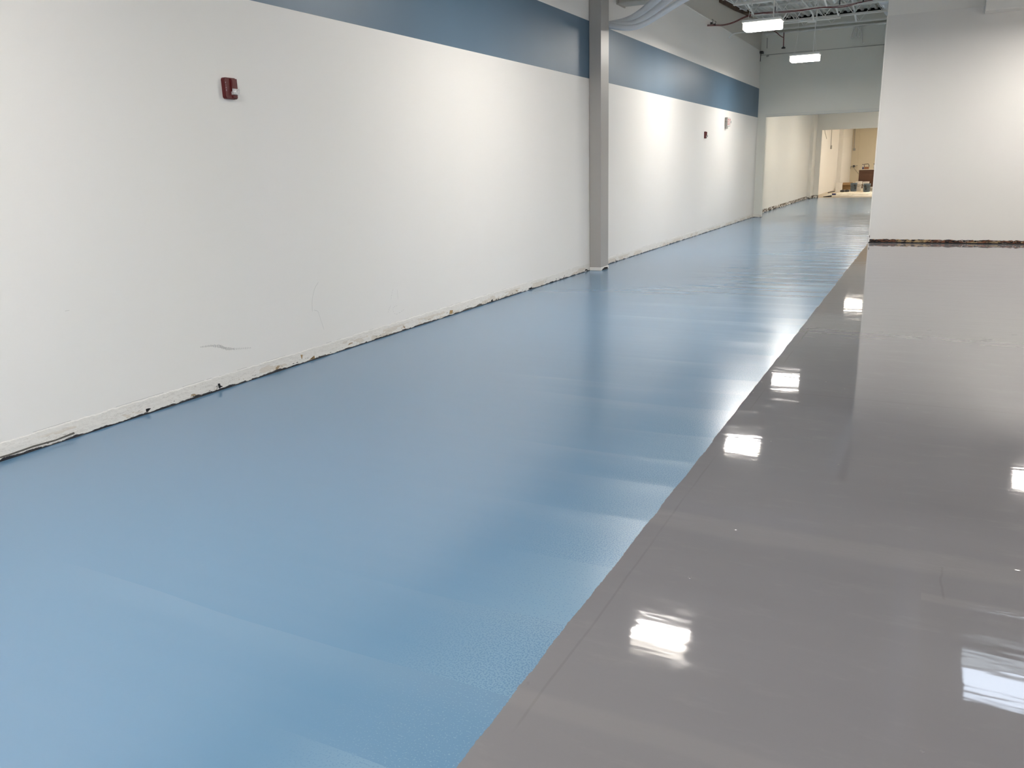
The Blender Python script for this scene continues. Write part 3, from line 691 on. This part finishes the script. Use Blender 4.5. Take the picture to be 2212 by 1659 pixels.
def bucket(x, y, r, h, mat, label, handle=True, mark=None, lid=False, group='pails on the last room floor'):
    t = thing('pail', (x, y, 0), label, 'bucket', group)
    m = MB(); m.lathe([(r*.86, 0), (r*.9, .01), (r, h*.93), (r*1.05, h*.93), (r*1.05, h), (r*.97, h), (r*.84, .03)], (x, y, 0), 24); m.build('body', mat, t)
    m = MB(); m.lathe([(r*1.06, h*.80), (r*1.07, h*.82), (r*1.07, h*.86), (r*1.06, h*.88)], (x, y, 0), 24); m.build('rim', mat, t)
    if handle:
        m = MB(); m.tube([(x-r*1.04, y, h*.85), (x-r*.9, y-r*.75, h*.62), (x, y-r*1.12, h*.48), (x+r*.9, y-r*.75, h*.62), (x+r*1.04, y, h*.85)], .005, 6, smooth=2); m.build('handle', 'dark', t)
    if mark:
        m = MB(); a0 = math.radians(-90+mark)
        for da, z0, z1 in ((-.22, .66, .80), (-.08, .60, .84), (.06, .25, .80), (.2, .30, .45)):
            a = a0+da; rr = r*1.0
            c, s_ = math.cos(a), math.sin(a); d = .13*r
            m.prism([(x+rr*c-s_*-d, y+rr*s_-c*d, h*z0), (x+rr*c+s_*-d, y+rr*s_+c*d, h*z0), (x+rr*c+s_*-d, y+rr*s_+c*d, h*z1), (x+rr*c-s_*-d, y+rr*s_-c*d, h*z1)], (c*.02, s_*.02, 0))
        m.build('printed_mark', 'dark', t)
    if lid:
        m = MB(); m.lathe([(r*1.08, h), (r*1.08, h+.03), (r*.2, h+.035)], (x, y, 0), 24); m.build('lid', 'bucket_white', t)
    return t
bucket(-3.52, 45.3, .16, .41, 'bucket_grey', 'slate grey pail on the left with a black mark', mark=25)
bucket(-2.83, 44.2, .165, .40, 'bucket_grey', 'slate grey pail on the right beside the big wall edge', mark=-15)
bucket(-3.36, 46.3, .15, .43, 'bucket_white', 'white pail right behind the left slate grey pail', lid=True)
bucket(-2.98, 45.6, .15, .43, 'bucket_white', 'white pail behind the right slate grey pail', lid=True)
bucket(-2.60, 44.6, .14, .22, 'bucket_white', 'low white pail at the edge of the big right wall')
t = thing('white_box', (-4.15, 44.4, 0), 'tall plain white box standing against the left wall of the last room', 'box')
m = MB(); m.box(-4.29, -4.0, 44.4, 44.7, 0, .43, .006); m.build('carton', 'bucket_white', t)
m = MB(); m.box(-4.30, -3.99, 44.39, 44.71, .415, .45, .004); m.build('lid', 'bucket_white', t)
t = thing('cardboard_box', (-4.1, 48, 0), 'open brown cardboard box behind the white box', 'box')
m = MB(); x0, x1, y0, y1, h = -4.42, -3.82, 47.9, 48.35, .37
for q in ((x0, x0+.01, y0, y1), (x1-.01, x1, y0, y1), (x0, x1, y0, y0+.01), (x0, x1, y1-.01, y1)): m.box(q[0], q[1], q[2], q[3], 0, h)
m.box(x0, x1, y0, y1, 0, .01); m.build('carton', 'cardboard', t)
m = MB(); m.prism([(x0, y0, h), (x1, y0, h), (x1, y0-.16, h-.12), (x0, y0-.16, h-.12)], (0, 0, .008)); m.build('flap', 'cardboard', t)
# cabinet
t = thing('cabinet', (-3.2, 50.3, 0), 'dark cherry wood cabinet with a pale top at the back of the last room', 'cabinet')
m = MB(); m.box(-3.67, -2.2, 50.02, 50.62, 0, .99, .006); m.build('body', 'cabinet', t)
m = MB(); m.box(-3.70, -2.17, 49.98, 50.65, .99, 1.03, .006); m.build('worktop', 'counter', t)
m = MB(); m.box(-3.66, -2.9, 50.0, 50.02, .85, .98, .004); m.build('drawer', 'cabinet', t)
m = MB(); m.box(-3.60, -2.9, 50.0, 50.02, .06, .80, .004); m.build('door', 'cabinet', t)
b = MB(); b.tube([(-2.78, 49.55, .48), (-2.78, 49.60, .48)], .13, 20); b.tube([(-2.78, 49.57, .0), (-2.78, 49.57, .36)], .02, 8); b.box(-2.9, -2.66, 49.5, 49.64, 0, .02)
tag(b.build('round_fan', 'pink'), 'dusty pink round disc on a stand in front of the cabinet', 'disc')
# things on the cabinet
t = thing('tool_caddy', (-3.33, 50.25, 1.03), 'rusty orange open caddy with a dark handle on the cabinet', 'caddy')
m = MB(); m.box(-3.44, -3.20, 50.15, 50.38, 1.03, 1.15, .004); m.build('tray', 'orange', t)
m = MB(); m.tube([(-3.44, 50.26, 1.14), (-3.44, 50.26, 1.30), (-3.24, 50.26, 1.31), (-3.20, 50.26, 1.22), (-3.20, 50.26, 1.14)], .016, 8); m.build('handle', 'dark', t)
def bottle(x, y, z, label, mat, cap, h=.24, r=.035):
    t = thing('bottle', (x, y, z), label, 'bottle')
    m = MB(); m.lathe([(r, 0), (r, h*.6), (r*.4, h*.78), (r*.4, h*.85)], (x, y, z), 14); m.build('body', mat, t)
    m = MB(); m.lathe([(r*.5, h*.85), (r*.5, h)], (x, y, z), 12); m.box(x-.05, x+.02, y-.012, y+.012, z+h*.93, z+h); m.build('cap', cap, t)
bottle(-3.50, 50.2, 1.03, 'small white spray bottle at the left end of the cabinet top', 'bucket_white', 'dark', .27)
bottle(-3.485, 50.08, 1.03, 'squat navy blue bottle in front of the caddy on the cabinet', 'blue_plastic', 'blue_plastic', .13, .045)
bottle(-2.93, 50.2, 1.03, 'white spray bottle on the cabinet by the big right wall edge', 'bucket_white', 'dark', .28)
bottle(-2.84, 50.15, 1.03, 'navy blue bottle on the cabinet nearest the big right wall edge', 'blue_plastic', 'blue_plastic', .17, .04)
# floor litter
m = MB(); bmv = []
NX, NY = 26, 40
for j in range(NY+1):
    row = []
    for i in range(NX+1):
        u, v = i/NX, j/NY
        x = -4.2 + u*3.6 + .12*math.sin(v*9) + (0.5-u)*.3*math.sin(v*21); y = 38.7 + v*4.3 + .1*math.sin(u*14)
        z = .012 + abs(random.gauss(0, 1))*.022 + .025*max(0, math.sin(u*23+v*7)*math.sin(v*31))
        if i in (0, NX) or j in (0, NY): z = .004
        row.append(m.bm.verts.new((x, y, z)))
    bmv.append(row)
for j in range(NY):
    for i in range(NX): m.bm.faces.new((bmv[j][i], bmv[j][i+1], bmv[j+1][i+1], bmv[j+1][i]))
tag(m.build('plastic_sheet', 'sheet'), 'crumpled pale plastic sheeting spread over the last room floor', 'plastic sheet')
def lump(name, pts, r, mat, label, cat):
    m = MB(); m.tube(pts, lambda f: r*(.45+.75*math.sin(math.pi*min(max(f, .08), .92))), 10, smooth=1); tag(m.build(name, mat), label, cat)
lump('black_glove', [(-3.98, 43.6, .07), (-3.88, 43.55, .085), (-3.8, 43.6, .07)], .05, 'dark', 'left of two crumpled black gloves on the plastic sheet', 'glove')
lump('black_glove', [(-3.78, 43.65, .07), (-3.68, 43.6, .085), (-3.58, 43.68, .07)], .05, 'dark', 'right of two crumpled black gloves on the plastic sheet', 'glove')
b = MB(); b.tube([(-4.50, 43.2, .02), (-4.38, 44.2, .04), (-4.30, 44.25, .05)], .02, 8); tag(b.build('black_stick', 'dark'), 'thin black stick lying by the foot of the white box', 'stick')
b = MB(); b.tube([(-4.15, 38.1, .02), (-3.98, 38.3, .03), (-3.88, 38.5, .04)], lambda f: .012+.03*f, 8); tag(b.build('scraper_tool', 'dark'), 'dark long handled scraper lying at the edge of the blue floor', 'tool')
b = MB(); b.box(-3.92, -3.76, 39.2, 39.35, .05, .12, .01); tag(b.build('tape_roll_box', 'blue_plastic'), 'small navy blue box on the floor of the last room opening', 'box')
